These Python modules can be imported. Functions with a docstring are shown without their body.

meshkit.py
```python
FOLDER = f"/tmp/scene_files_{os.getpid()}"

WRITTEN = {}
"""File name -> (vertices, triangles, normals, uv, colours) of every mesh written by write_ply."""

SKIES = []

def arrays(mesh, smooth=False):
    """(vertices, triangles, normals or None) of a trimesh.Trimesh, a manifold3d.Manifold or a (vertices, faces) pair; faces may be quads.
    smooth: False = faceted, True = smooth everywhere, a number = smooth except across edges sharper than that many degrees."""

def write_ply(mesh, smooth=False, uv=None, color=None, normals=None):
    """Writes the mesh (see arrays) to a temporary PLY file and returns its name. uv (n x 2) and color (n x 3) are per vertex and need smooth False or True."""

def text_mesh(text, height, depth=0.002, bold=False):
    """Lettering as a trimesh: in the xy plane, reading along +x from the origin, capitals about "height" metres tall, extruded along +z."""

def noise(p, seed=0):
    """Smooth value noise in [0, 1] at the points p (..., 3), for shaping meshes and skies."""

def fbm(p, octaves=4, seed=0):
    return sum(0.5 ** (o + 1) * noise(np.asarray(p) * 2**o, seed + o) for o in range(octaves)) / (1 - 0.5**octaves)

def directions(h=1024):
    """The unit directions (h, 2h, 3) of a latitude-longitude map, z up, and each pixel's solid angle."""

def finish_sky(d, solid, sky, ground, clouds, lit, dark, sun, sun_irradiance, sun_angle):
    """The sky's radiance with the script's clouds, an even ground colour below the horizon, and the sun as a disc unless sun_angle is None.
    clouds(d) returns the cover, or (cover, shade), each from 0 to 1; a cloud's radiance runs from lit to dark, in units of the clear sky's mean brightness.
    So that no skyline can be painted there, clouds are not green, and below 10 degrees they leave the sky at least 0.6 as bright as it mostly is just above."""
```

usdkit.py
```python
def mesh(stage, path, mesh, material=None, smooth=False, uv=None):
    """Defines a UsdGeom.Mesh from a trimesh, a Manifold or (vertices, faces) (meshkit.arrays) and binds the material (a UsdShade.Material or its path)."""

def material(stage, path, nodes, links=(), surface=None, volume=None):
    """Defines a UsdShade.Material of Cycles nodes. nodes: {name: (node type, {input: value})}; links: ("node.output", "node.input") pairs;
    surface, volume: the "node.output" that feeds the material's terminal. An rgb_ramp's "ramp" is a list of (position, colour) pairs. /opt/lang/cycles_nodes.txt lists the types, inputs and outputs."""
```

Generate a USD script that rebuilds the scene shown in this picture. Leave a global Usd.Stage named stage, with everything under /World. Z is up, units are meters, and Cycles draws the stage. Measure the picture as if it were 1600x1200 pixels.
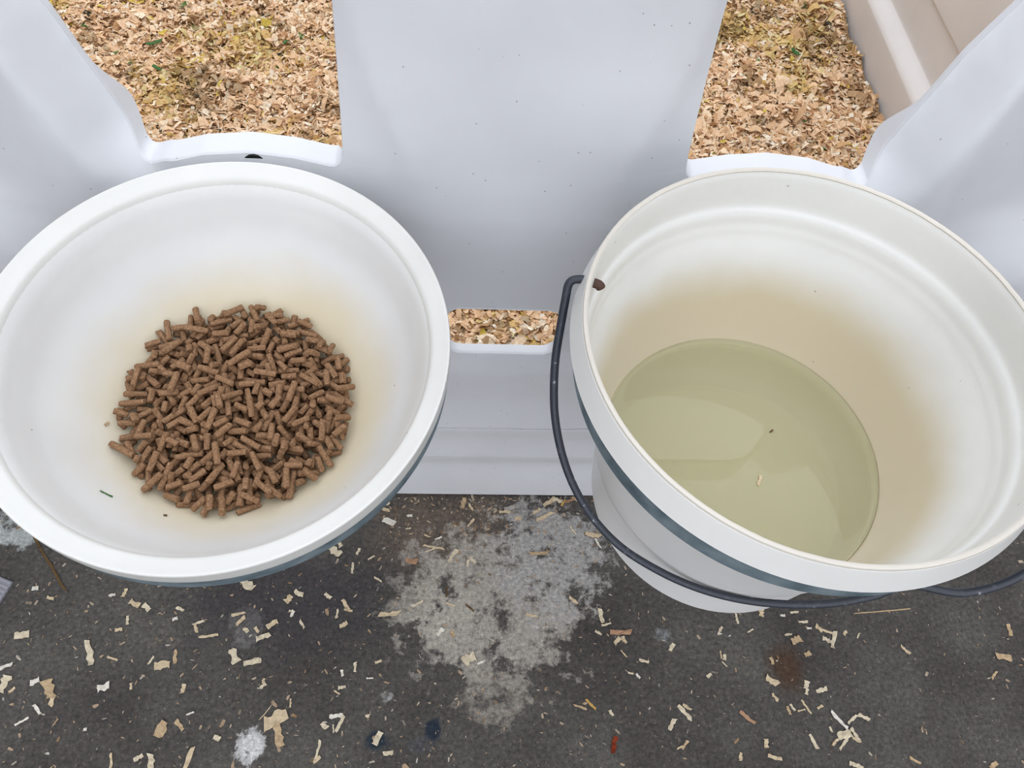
import math, random
import numpy as np, trimesh, manifold3d as m3
from shapely.geometry import Polygon, box as sbox
from shapely.ops import unary_union
from pxr import Usd, UsdGeom, UsdLux, UsdShade, Gf, Sdf, Vt
import usdkit, meshkit

stage = Usd.Stage.CreateInMemory()
UsdGeom.SetStageUpAxis(stage, 'Z'); UsdGeom.SetStageMetersPerUnit(stage, 1.0)
UsdGeom.Xform.Define(stage, '/World'); UsdGeom.Scope.Define(stage, '/World/Looks')
H = .900                                                    # camera height above the concrete

# ------------------------------------------------------------------ camera, sky, exposure
RIGHT = np.array([0.99753153, -0.01877698, 0.06766286]); UP = np.array([-0.01988467, 0.84860784, 0.52864859]); FWD = np.array([0.06734566, 0.52868909, -0.84613971])
cam = UsdGeom.Camera.Define(stage, '/World/camera')
mt = Gf.Matrix4d(*RIGHT, 0, *UP, 0, *(-FWD), 0, 0, 0, H, 1)
cam.AddTransformOp().Set(mt)
cam.CreateHorizontalApertureAttr(36.0); cam.CreateVerticalApertureAttr(27.0); cam.CreateFocalLengthAttr(1239.4 / 1600 * 36)
cam.CreateClippingRangeAttr(Gf.Vec2f(.02, 100)); cam.CreateExposureAttr(-.68)
sky = UsdLux.DomeLight.Define(stage, '/World/sky'); sky.CreateIntensityAttr(1.0); sky.CreateColorAttr(Gf.Vec3f(.95, .985, 1.06))

def proj(q):
    q = np.asarray(q, float) - [0, 0, H]; d = q @ FWD
    return np.stack([800 + 1239.4 * (q @ RIGHT) / d, 600 - 1239.4 * (q @ UP) / d], -1), d
def ray(x, y): return FWD + (x - 800) / 1239.4 * RIGHT - (y - 600) / 1239.4 * UP
def on_level(x, y, z):                                      # point of the level z seen in direction (x, y) of the photograph
    d = ray(x, y); t = (z - H) / d[2]; return np.array([d[0] * t, d[1] * t, z])

# ------------------------------------------------------------------ materials
def mat(name, nodes, links=(), surface='p.BSDF'): return usdkit.material(stage, '/World/Looks/' + name, nodes, links, surface=surface)
def plastic(name, col, speck, rough=.38, dens=.6, scale=110., bumpy=.1, tint=None, spec=.35, stain=None):
    """moulded plastic with sparse dark fly specks and faint scuffs"""
    tint = tint or [c * .93 for c in col]
    extra, el, base = {}, [], 'r.color'
    if stain:                                               # painted shade: a plane (point, axis), start and full height along it, colour
        at, axis, h0, h1, shade_col, amt = stain
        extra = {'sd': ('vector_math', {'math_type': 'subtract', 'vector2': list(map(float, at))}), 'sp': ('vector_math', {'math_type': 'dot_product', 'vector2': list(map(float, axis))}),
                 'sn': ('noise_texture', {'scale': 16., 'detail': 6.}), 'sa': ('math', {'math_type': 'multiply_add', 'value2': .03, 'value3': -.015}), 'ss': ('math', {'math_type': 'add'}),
                 'sr': ('map_range', {'range_type': 'smoothstep', 'from_min': h0, 'from_max': h1, 'to_min': 0., 'to_max': amt, 'clamp': True}), 'sm': ('mix_color', {'b': shade_col})}
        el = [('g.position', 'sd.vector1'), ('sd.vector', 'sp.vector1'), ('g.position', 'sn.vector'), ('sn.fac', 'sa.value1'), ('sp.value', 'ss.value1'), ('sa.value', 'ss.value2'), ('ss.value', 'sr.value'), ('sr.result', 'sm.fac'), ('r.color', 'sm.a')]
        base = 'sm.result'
    return mat(name, {**extra,
        'g': ('geometry', {}), 'v': ('voronoi_texture', {'scale': scale, 'randomness': 1.0}), 'sep': ('separate_color', {}),
        'lt': ('math', {'math_type': 'less_than', 'value2': .062}), 'gt': ('math', {'math_type': 'greater_than', 'value2': dens}), 'mul': ('math', {'math_type': 'multiply'}),
        'k': ('math', {'math_type': 'multiply', 'value2': .6}),
        'n': ('noise_texture', {'scale': 9., 'detail': 5.}), 'r': ('rgb_ramp', {'ramp': [(.35, tint), (.62, col)]}),
        'ns': ('noise_texture', {'scale': 420., 'detail': 3.}), 'bp': ('bump', {'strength': bumpy, 'distance': .0006}),
        'mx': ('mix_color', {'b': speck}),
        'p': ('principled_bsdf', {'roughness': rough, 'specular_ior_level': spec})},
        [('g.position', 'v.vector'), ('g.position', 'n.vector'), ('g.position', 'ns.vector'), ('v.distance', 'lt.value1'), ('v.color', 'sep.color'), ('sep.r', 'gt.value1'),
         ('lt.value', 'mul.value1'), ('gt.value', 'mul.value2'), ('mul.value', 'k.value1'), ('n.fac', 'r.fac'), (base, 'mx.a'), ('k.value', 'mx.fac'), *el,
         ('mx.result', 'p.base_color'), ('ns.fac', 'bp.height'), ('bp.normal', 'p.normal')])
M_hutch = plastic('hutch_plastic', [.665, .675, .70], [.12, .11, .11])
M_inner = plastic('hutch_inner_plastic', [.74, .70, .66], [.3, .27, .25], dens=.8)
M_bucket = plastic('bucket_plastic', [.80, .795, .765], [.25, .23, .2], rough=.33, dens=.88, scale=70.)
M_bucket_out = plastic('bucket_outside_brightened', [.90, .895, .88], [.25, .23, .2], rough=.33, dens=.88, scale=70.)  # paler copy for the outer wall, light it lacks painted into the colour
M_bucket_in = plastic('bucket_inside_plastic', [.80, .80, .775], [.25, .23, .2], rough=.33, dens=.88, scale=70., stain=([.2154, .2704, H - .3728], [0, 0, -1], .062, .112, [.58, .49, .31], .85))  # turns tan with depth, the shade low in the bucket painted in
M_bowl = plastic('bowl_plastic', [.70, .695, .66], [.2, .19, .18], rough=.3, dens=.84, scale=70.)
M_bowl_in = plastic('bowl_inside_plastic', [.77, .77, .755], [.2, .19, .18], rough=.3, dens=.88, scale=70., stain=([-.1481, .2791, H - .404], [-.009, .0834, -.9965], .048, .094, [.65, .56, .37], .88))  # shade round the bottom of the bowl painted as a yellowish tone
M_lip = plastic('bucket_cut_edge', [.66, .62, .55], [.5, .42, .34], rough=.6, dens=.5, scale=160.)
M_galv = mat('galvanised_steel', {'g': ('geometry', {}), 'n': ('noise_texture', {'scale': 60., 'detail': 6.}), 'r': ('rgb_ramp', {'ramp': [(.3, [.09, .13, .155]), (.5, [.17, .225, .255]), (.7, [.25, .31, .34])]}),
    'p': ('principled_bsdf', {'metallic': .25, 'roughness': .55})}, [('g.position', 'n.vector'), ('n.fac', 'r.fac'), ('r.color', 'p.base_color')])
M_wire = mat('coated_wire', {'g': ('geometry', {}), 'v': ('noise_texture', {'scale': 260., 'detail': 4.}), 'r': ('rgb_ramp', {'ramp': [(.55, [.028, .033, .045]), (.68, [.05, .056, .07]), (.74, [.35, .36, .38])]}),
    'p': ('principled_bsdf', {'roughness': .42})}, [('g.position', 'v.vector'), ('v.fac', 'r.fac'), ('r.color', 'p.base_color')])
M_rust = mat('rusty_wire_end', {'p': ('principled_bsdf', {'base_color': [.075, .035, .022], 'roughness': .7})})
M_bolt = mat('dark_bolt', {'p': ('principled_bsdf', {'base_color': [.015, .014, .014], 'roughness': .5, 'metallic': .3})})
M_water = mat('water_surface', {'f': ('fresnel', {'IOR': 1.33}), 't': ('transparent_bsdf', {'color': [.93, .95, .83]}), 'df': ('diffuse_bsdf', {'color': [.62, .58, .36]}), 'k': ('mix_closure', {'fac': .55}), 'gl': ('glossy_bsdf', {'color': [1, 1, 1], 'roughness': .0}), 'm': ('mix_closure', {})},
    [('f.fac', 'm.fac'), ('t.BSDF', 'k.closure1'), ('df.BSDF', 'k.closure2'), ('k.closure', 'm.closure1'), ('gl.BSDF', 'm.closure2')], surface='m.closure')
M_pellet = mat('pressed_feed', {'g': ('geometry', {}), 'n': ('noise_texture', {'scale': 700., 'detail': 5., 'roughness': .7}), 'r': ('rgb_ramp', {'ramp': [(.25, [.11, .05, .023]), (.45, [.33, .185, .098]), (.6, [.44, .265, .15]), (.75, [.66, .48, .31])]}),
    'v': ('geometry', {}), 'rm': ('rgb_ramp', {'ramp': [(0, [.72, .7, .68]), (1, [1.15, 1.12, 1.08])]}), 'mx': ('mix_color', {'blend_type': 'multiply', 'fac': 1.0, 'use_clamp': False}), 'bp': ('bump', {'strength': .7, 'distance': .0006}),
    'p': ('principled_bsdf', {'roughness': .8, 'specular_ior_level': .2})},
    [('g.position', 'n.vector'), ('n.fac', 'r.fac'), ('v.random_per_island', 'rm.fac'), ('r.color', 'mx.a'), ('rm.color', 'mx.b'), ('mx.result', 'p.base_color'), ('n.fac', 'bp.height'), ('bp.normal', 'p.normal')])
def wood(name, attr=None, col=None):
    """thin softwood shavings; the colour of each comes from the mesh, the grain runs on top of it"""
    nodes = {'g': ('geometry', {}), 'n': ('noise_texture', {'scale': 300., 'detail': 4.}), 'r': ('rgb_ramp', {'ramp': [(.3, [.86, .82, .78]), (.6, [1.10, 1.09, 1.07])]}),
             'mx': ('mix_color', {'blend_type': 'multiply', 'fac': 1.0, 'use_clamp': False}), 'd': ('principled_bsdf', {'roughness': .75, 'specular_ior_level': .25}), 't': ('translucent_bsdf', {}), 'm': ('mix_closure', {'fac': .16})}
    links = [('g.position', 'n.vector'), ('n.fac', 'r.fac'), ('r.color', 'mx.b'), ('mx.result', 'd.base_color'), ('mx.result', 't.color'), ('d.BSDF', 'm.closure1'), ('t.BSDF', 'm.closure2')]
    if attr: nodes['a'] = ('attribute', {'attribute': attr}); links.append(('a.color', 'mx.a'))
    else: nodes['mx'][1]['a'] = col
    return mat(name, nodes, links, surface='m.closure')
M_shaving = wood('wood_shavings', attr='tone')
WOODS = [wood('pale_wood', col=[.72, .64, .48]), wood('straw_wood', col=[.68, .56, .38]), wood('tan_wood', col=[.56, .42, .26]), wood('reddish_wood', col=[.48, .29, .18]), wood('cream_wood', col=[.80, .77, .70]), wood('red_bark', col=[.22, .035, .012]), wood('amber_straw', col=[.62, .40, .12]), wood('dark_stalk', col=[.14, .085, .035])]
M_green = wood('green_leaf', col=[.06, .17, .05])
M_sheet = mat('grey_ribbed_sheet', {'p': ('principled_bsdf', {'base_color': [.28, .28, .31], 'roughness': .45})})

# ------------------------------------------------------------------ building helpers
used = {}
def numbered(path):
    n = used.get(path, 0); used[path] = n + 1
    return path if n == 0 else f'{path}_{n:03d}'
def tag(p, label=None, cat=None, group=None, kind=None):
    p = p.GetPrim() if hasattr(p, 'GetPrim') else p
    for k, v in (('label', label), ('category', cat), ('group', group), ('kind', kind)):
        if v: p.SetCustomDataByKey(k, v)
    return p
def thing(name, loc, label, cat, group=None, kind=None):
    x = UsdGeom.Xform.Define(stage, numbered('/World/' + name)); x.AddTranslateOp().Set(Gf.Vec3d(*map(float, loc)))
    return tag(x, label, cat, group, kind)
def obj(name, m, material, parent=None, smooth=False, loc=None, label=None):
    base = parent.GetPath().pathString if parent else '/World'
    if loc is not None:
        v, f = (m.vertices, m.faces) if isinstance(m, trimesh.Trimesh) else m
        m = trimesh.Trimesh(np.asarray(v) - loc, f, process=False)
    me = usdkit.mesh(stage, numbered(base + '/' + name), m, material, smooth=smooth)
    if loc is not None and not parent: me.AddTranslateOp().Set(Gf.Vec3d(*map(float, loc)))
    if label: me.GetPrim().SetCustomDataByKey('label', label)
    return me
def colored(me, cols, name='tone'):
    UsdGeom.PrimvarsAPI(me).CreatePrimvar(name, Sdf.ValueTypeNames.Color3fArray, 'vertex').Set(Vt.Vec3fArray.FromNumpy(np.asarray(cols, np.float32)))
def lathe(profile, n=128, a0=0, a1=2 * math.pi):
    """closed surface of revolution of an (r, z) outline about z; points on the axis collapse"""
    pr = np.asarray(profile, float); k = len(pr); a = np.linspace(0, 2 * math.pi, n, endpoint=False)
    v = np.stack([pr[:, 0][None] * np.cos(a)[:, None], pr[:, 0][None] * np.sin(a)[:, None], np.broadcast_to(pr[:, 1], (n, k))], -1).reshape(-1, 3)
    i, j = np.meshgrid(np.arange(n), np.arange(k - 1), indexing='ij'); p, q = i * k + j, ((i + 1) % n) * k + j
    f = np.stack([p, q, q + 1, p + 1], -1).reshape(-1, 4)
    tri = np.vstack([f[:, [0, 1, 2]], f[:, [0, 2, 3]]])
    m = trimesh.Trimesh(v, tri, process=False); m.merge_vertices(); m.update_faces(m.nondegenerate_faces()); return m
def catmull(pts, n=12):
    p = np.asarray(pts, float); p = np.vstack([2 * p[0] - p[1], p, 2 * p[-1] - p[-2]]); out = []
    for k in range(1, len(p) - 2):
        for t in np.linspace(0, 1, n, endpoint=False):
            a, b, c, d = p[k - 1:k + 3]; out.append(.5 * (2 * b + (c - a) * t + (2 * a - 5 * b + 4 * c - d) * t * t + (3 * b - a - 3 * c + d) * t ** 3))
    return np.array(out + [p[-2]])
def tube(path, r, n=12):
    p = np.asarray(path, float); t = np.gradient(p, axis=0); t /= np.linalg.norm(t, axis=1)[:, None]
    u = np.cross(t[0], [0, 0, 1.] if abs(t[0][2]) < .9 else [1., 0, 0]); u /= np.linalg.norm(u); rings = []
    rr = np.broadcast_to(r, len(p)); a = np.linspace(0, 2 * math.pi, n, endpoint=False)
    for k in range(len(p)):
        u = u - (u @ t[k]) * t[k]; u /= np.linalg.norm(u); w = np.cross(t[k], u)
        rings.append(p[k] + rr[k] * (np.cos(a)[:, None] * u + np.sin(a)[:, None] * w))
    v = np.vstack(rings + [p[:1], p[-1:]]); k = len(p); f = []
    for s in range(k - 1):
        for q in range(n):
            A, B = s * n + q, s * n + (q + 1) % n; f += [[A, B, B + n], [A, B + n, A + n]]
    for q in range(n): f += [[k * n, (q + 1) % n, q], [k * n + 1, (k - 1) * n + q, (k - 1) * n + (q + 1) % n]]
    return trimesh.Trimesh(v, f, process=False)
def frame_of(n):
    n = np.array(n, float); n /= np.linalg.norm(n); u = np.array([1., 0, 0]) - n[0] * n; u /= np.linalg.norm(u); return np.stack([u, np.cross(n, u), n])
def placed(m, F): return trimesh.Trimesh(np.asarray(m.vertices) @ F, m.faces, process=False)

# ------------------------------------------------------------------ floor: stained concrete
def blob(i, at, rx, ry, soft=.5):
    """nodes of a soft-edged stain at a place on the floor; returns (nodes, links, output)"""
    n = {f'm{i}': ('mapping', {'mapping_type': 'point', 'location': [-at[0] / rx, -at[1] / ry, 0], 'scale': [1 / rx, 1 / ry, 0]}), f'l{i}': ('vector_math', {'math_type': 'length'}),
         f'q{i}': ('map_range', {'from_min': 1.0 + soft, 'from_max': 1.0 - soft, 'to_min': 0.0, 'to_max': 1.0, 'clamp': True})}
    return n, [('g.position', f'm{i}.vector'), (f'm{i}.vector', f'l{i}.vector1'), (f'l{i}.value', f'q{i}.value')], f'q{i}.result'
nodes = {'g': ('geometry', {}),
    'nA': ('noise_texture', {'scale': 7., 'detail': 7., 'roughness': .62}), 'rA': ('rgb_ramp', {'ramp': [(.28, [.052, .046, .043]), (.45, [.078, .072, .066]), (.58, [.102, .096, .087]), (.75, [.14, .13, .11])]}),
    'nB': ('noise_texture', {'scale': 210., 'detail': 8., 'roughness': .82}), 'rB': ('rgb_ramp', {'ramp': [(.34, [.35, .35, .36]), (.48, [.92, .91, .90]), (.56, [1.2, 1.18, 1.14]), (.66, [2.0, 1.92, 1.8])]}),
    'mB': ('mix_color', {'blend_type': 'multiply', 'fac': 1.0, 'use_clamp': False}),
    'nC': ('noise_texture', {'scale': 30., 'detail': 9., 'roughness': .74}), 'nD': ('noise_texture', {'scale': 11., 'detail': 3.}),
    'nS': ('voronoi_texture', {'scale': 210.}), 'sS': ('math', {'math_type': 'less_than', 'value2': .13}), 'cS': ('separate_color', {}), 'gS': ('math', {'math_type': 'greater_than', 'value2': .8}), 'kS': ('math', {'math_type': 'multiply'}), 'kS2': ('math', {'math_type': 'multiply', 'value2': .55}),
    'mS': ('mix_color', {'b': [.42, .38, .31]}),
    'bp': ('bump', {'strength': .6, 'distance': .003}), 'p': ('principled_bsdf', {'roughness': .72, 'specular_ior_level': .3})}
links = [('g.position', 'nA.vector'), ('g.position', 'nB.vector'), ('g.position', 'nC.vector'), ('g.position', 'nD.vector'), ('g.position', 'nS.vector'), ('nA.fac', 'rA.fac'), ('nB.fac', 'rB.fac'), ('rA.color', 'mB.a'), ('rB.color', 'mB.b'),
         ('nS.distance', 'sS.value1'), ('nS.color', 'cS.color'), ('cS.g', 'gS.value1'), ('sS.value', 'kS.value1'), ('gS.value', 'kS.value2'), ('kS.value', 'kS2.value1'), ('nB.fac', 'bp.height'), ('bp.normal', 'p.normal')]
prev = 'mB.result'
# lime-scaled pale patches, then a brown damp zone, small paint and dirt stains
stains = [('w', on_level(700, 840, 0), .10, .07, [.16, .125, .098], .60, .12, .9), 
          ('a', on_level(770, 935, 0), .15, .13, [.42, .39, .345], .655, .045, .95), ('b', on_level(860, 865, 0), .10, .11, [.42, .41, .395], .665, .04, .95), ('c', on_level(670, 950, 0), .075, .05, [.45, .42, .365], .65, .04, .95),
          ('d', on_level(770, 1085, 0), .06, .05, [.33, .30, .26], .70, .06, .8), ('e', on_level(392, 1168, 0), .018, .02, [.66, .66, .66], .60, .035, 1.), ('f', on_level(8, 830, 0), .05, .035, [.46, .49, .48], .66, .04, .9),
          ('h', on_level(380, 978, 0), .03, .035, [.33, .32, .30], .70, .04, .8), ('i', on_level(1228, 1045, 0), .019, .024, [.075, .042, .024], .50, .12, .9), ('j', on_level(588, 1158, 0), .016, .012, [.012, .026, .045], .62, .08, .9),
          ('k', on_level(677, 1140, 0), .010, .015, [.010, .022, .042], .60, .08, .9), ('l', on_level(604, 1088, 0), .012, .010, [.42, .42, .41], .70, .04, .8), ('n', on_level(450, 935, 0), .13, .06, [.050, .045, .050], .56, .14, .7),
          ('o', on_level(660, 1165, 0), .02, .012, [.08, .09, .11], .68, .08, .5), ('q', on_level(1028, 990, 0), .02, .012, [.34, .36, .38], .72, .05, .7)]
for key, at, rx, ry, col, thr, wid, amt in stains:
    n, l, out = blob('_' + key, at, rx, ry, .55); nodes.update(n); links += l
    nodes[f's_{key}'] = ('math', {'math_type': 'multiply_add', 'value2': .42, 'value3': 0.0}); nodes[f't_{key}'] = ('math', {'math_type': 'add'})
    nodes[f'u_{key}'] = ('map_range', {'from_min': thr + .2 - wid, 'from_max': thr + .2 + wid, 'to_min': 0., 'to_max': amt, 'clamp': True})
    nodes[f'z_{key}'] = ('math', {'math_type': 'minimum'})
    nodes[f'x_{key}'] = ('mix_color', {'b': col})
    nodes[f'y_{key}'] = ('mix_color', {'blend_type': 'multiply', 'fac': .85, 'b': [1, 1, 1], 'use_clamp': False})
    links += [(out, f's_{key}.value1'), ('nC.fac', f't_{key}.value1'), (f's_{key}.value', f't_{key}.value2'), (f't_{key}.value', f'u_{key}.value'), (f'u_{key}.result', f'z_{key}.value1'), (out, f'z_{key}.value2'), (f'z_{key}.value', f'x_{key}.fac'), (prev, f'x_{key}.a')]
    nodes[f'y_{key}'][1].pop('b'); nodes[f'y_{key}'][1]['a'] = col; links += [('rB.color', f'y_{key}.b'), (f'y_{key}.result', f'x_{key}.b')]
    prev = f'x_{key}.result'
links += [(prev, 'mS.a'), ('kS2.value', 'mS.fac'), ('mS.result', 'p.base_color')]
M_floor = mat('stained_concrete', nodes, links)
fl = trimesh.creation.box([8, 8, .1]); fl.apply_translation([0, 0, -.05])
tag(obj('floor', fl, M_floor), 'dark grey stained concrete floor with pale lime-scaled patches under the buckets', kind='structure')

# unseen side walls, added to darken the surfaces that face sideways
M_side_blocker = mat('side_blocker', {'p': ('principled_bsdf', {'base_color': [.33, .30, .27], 'roughness': .8})})
for nm, x_ in (('added_wall_left', -2.1), ('added_wall_right', 2.1)):
    w_ = trimesh.creation.box([.1, 7, 2.7]); w_.apply_translation([x_, .3, 1.35]); tag(obj(nm, w_, M_side_blocker), 'added brown side wall out of view that dims light from the side', kind='structure')

# ------------------------------------------------------------------ calf hutch
CX = .039
PROF = np.array([(-.741, .407), (-.69, .413), (-.645, .414), (-.612, .4195), (-.48, .4200), (-.466, .4202), (-.446, .4215), (-.40, .4285), (-.3176, .4375), (-.30, .4388), (-.2, .4450), (-.05, .453)])
_zz = np.linspace(-.741, -.05, 1400); _yy = np.interp(_zz, PROF[:, 0], PROF[:, 1])
_kern = np.exp(-np.linspace(-2, 2, 19) ** 2); _kern /= _kern.sum(); _ys = np.convolve(np.pad(_yy, 9, mode='edge'), _kern, 'valid')
def sstep(a, b, x): t = np.clip((x - a) / (b - a), 0, 1); return t * t * (3 - 2 * t)
OUT_Z, OUT_U = [-.420, -.396, -.373, -.344, -.318, -.284, -.205, -.12], [.268, .277, .284, .294, .302, .317, .348, .376]
def wall_y(x, z):
    """front face of the moulded front wall, z relative to the camera's level"""
    y = np.interp(z, _zz, _ys); u = np.abs(x - CX)
    f = sstep(-.44, -.385, z); ur = np.interp(z, [-.472, -.44, -.392, -.35, -.312, -.2, -.1], [.062, .070, .079, .095, .106, .115, .117])
    t = np.clip((u - ur) / np.maximum(.128 - ur, .006), 0, 1)
    y = y + .0135 * t * (.25 + .75 * f) * (z > -2)
    uo = np.interp(z, OUT_Z, OUT_U)
    side = sstep(uo + .034, uo - .002, u) * (u > .2)
    y = np.where(u > .2, y - .0135 * t * (.25 + .75 * f) * sstep(uo, uo + .03, u) + .020 * side * sstep(uo - .03, uo, u) * sstep(-.438, -.39, z), y)
    y = y + np.clip(u - .326, 0, 1) * .28 * sstep(-.5, -.42, z) + np.where(u > .3, .006 * sstep(.31, .326, u) * 0, 0)
    # the bottom part under the knee is scooped in between the two buckets
    return y
def hole(side):
    inner = [(.1170, -.12), (.1185, -.285), (.1208, -.335), (.1238, -.392), (.1245, -.411)]
    bottom = [(.135, -.4085), (.16, -.404), (.19, -.4015), (.222, -.404), (.250, -.4105)]
    outer = list(zip(OUT_U, OUT_Z))
    p = Polygon([(CX + side * u, z) for u, z in inner + bottom + outer]).buffer(0)
    return p.buffer(-.009, 8).buffer(.009, 8).buffer(.003, 4).buffer(-.003, 4).simplify(.0002)
holes = [hole(-1), hole(1)]
window = sbox(-.0115, -.6165, .0900, -.5505).buffer(-.013, 8).buffer(.013, 8)
WL, WR, WB = -.80, .720, 1.75
sheet = sbox(WL, -.741, WR, -.06)
for h_ in holes + [window]: sheet = sheet.difference(h_)
polys = [np.array(sheet.exterior.coords)[:-1]] + [np.array(r.coords)[:-1] for r in sheet.interiors]
mf = m3.Manifold.extrude(m3.CrossSection(polys, m3.FillRule.EvenOdd), .004).refine_to_length(.0055)
mm = mf.to_mesh(); P0 = np.array(mm.vert_properties[:, :3], float)
V = np.stack([P0[:, 0], wall_y(P0[:, 0], P0[:, 1]) + P0[:, 2], P0[:, 1] + H], -1)
hutch = thing('calf_hutch', (CX, .42, 0), 'white moulded plastic calf hutch front with two feed openings and a small slot', 'calf hutch')
HB = np.array([CX, .42, 0])
def hpart(name, m, material, smooth=40, label=None):
    m = trimesh.Trimesh(np.asarray(m.vertices) - HB, m.faces, process=False)
    return obj(name, m, material, hutch, smooth=smooth, label=label)
hpart('front_panel', trimesh.Trimesh(V, mm.tri_verts[:, ::-1], process=False), M_hutch)
def strip(profile, x0, x1, nx=2):
    """a (y, z) closed outline swept along x"""
    poly = Polygon(profile); m = trimesh.creation.extrude_polygon(poly, x1 - x0, engine='earcut'); v = np.asarray(m.vertices)
    return trimesh.Trimesh(np.stack([v[:, 2] + x0, v[:, 0], v[:, 1]], -1), m.faces, process=False)
z = lambda q: q + H
hpart('lap_strip', strip([(.4078, z(-.7427)), (.4066, z(-.7430)), (.4062, z(-.7442)), (.4068, z(-.756)), (.4078, z(-.768)), (.4070, z(-.782)), (.4052, z(-.796)), (.4048, z(-.8022)), (.4058, z(-.8034)), (.418, z(-.8034)), (.418, z(-.7427))], WL, WR), M_hutch, smooth=25)
hpart('base_strip', strip([(.4066, z(-.8044)), (.4058, z(-.8050)), (.4058, z(-.812)), (.4078, z(-.822)), (.4076, z(-.832)), (.4045, z(-.848)), (.4022, z(-.862)), (.3996, .0040), (.4005, .0034), (.418, .0034), (.418, z(-.8044))], WL, WR), M_hutch, smooth=25)
def rim(poly, depth, th=.0035):
    """turned-back edge of an opening: a thin wall that follows the outline and runs inwards"""
    c = np.array(poly.exterior.coords)[:-1]; seg = np.linalg.norm(np.roll(c, -1, 0) - c, axis=1); pts = []
    for k in range(len(c)):
        m_ = max(1, int(seg[k] / .004)); pts += [c[k] + (c[(k + 1) % len(c)] - c[k]) * t for t in np.arange(m_) / m_]
    c = np.array(pts); t = np.roll(c, -1, 0) - np.roll(c, 1, 0); t /= np.linalg.norm(t, axis=1)[:, None]; n = np.stack([t[:, 1], -t[:, 0]], -1)
    if not poly.contains(Polygon(c + n * -.0005).buffer(0)): n = -n
    d = depth(c[:, 0], c[:, 1]); y0 = wall_y(c[:, 0], c[:, 1]); o = c + n * th; e = c - n * .0004; q = c - n * .0009
    sec = [(o, y0 + .0035), (o, y0 + d), (q, y0 + d), (q, y0 + .003), (e, y0 + .0008), (c + n * .0012, y0 - .0004)]
    K = len(sec); v = np.concatenate([np.stack([s[:, 0], yy, s[:, 1] + H], -1)[:, None] for s, yy in sec], 1); N = len(c)
    i, j = np.meshgrid(np.arange(N), np.arange(K), indexing='ij'); I2, J2 = (i + 1) % N, (j + 1) % K
    f = np.stack([i * K + j, I2 * K + j, I2 * K + J2, i * K + J2], -1).reshape(-1, 4)
    m = trimesh.Trimesh(v.reshape(-1, 3), np.vstack([f[:, [0, 1, 2]], f[:, [0, 2, 3]]]), process=False); m.fix_normals(); return m
def dep(x, zz):
    u = np.abs(x - CX); outer = (u > .255) | (zz > -.2)
    return np.where(u < .128, .014, np.where(outer, .005 + .016 * sstep(-.352, -.395, zz), .021))
for h_ in holes: hpart('opening_rim', rim(h_, dep), M_hutch, smooth=50)
hpart('slot_rim', rim(window, lambda x, zz: np.full(len(x), .010)), M_hutch, smooth=50)
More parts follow.
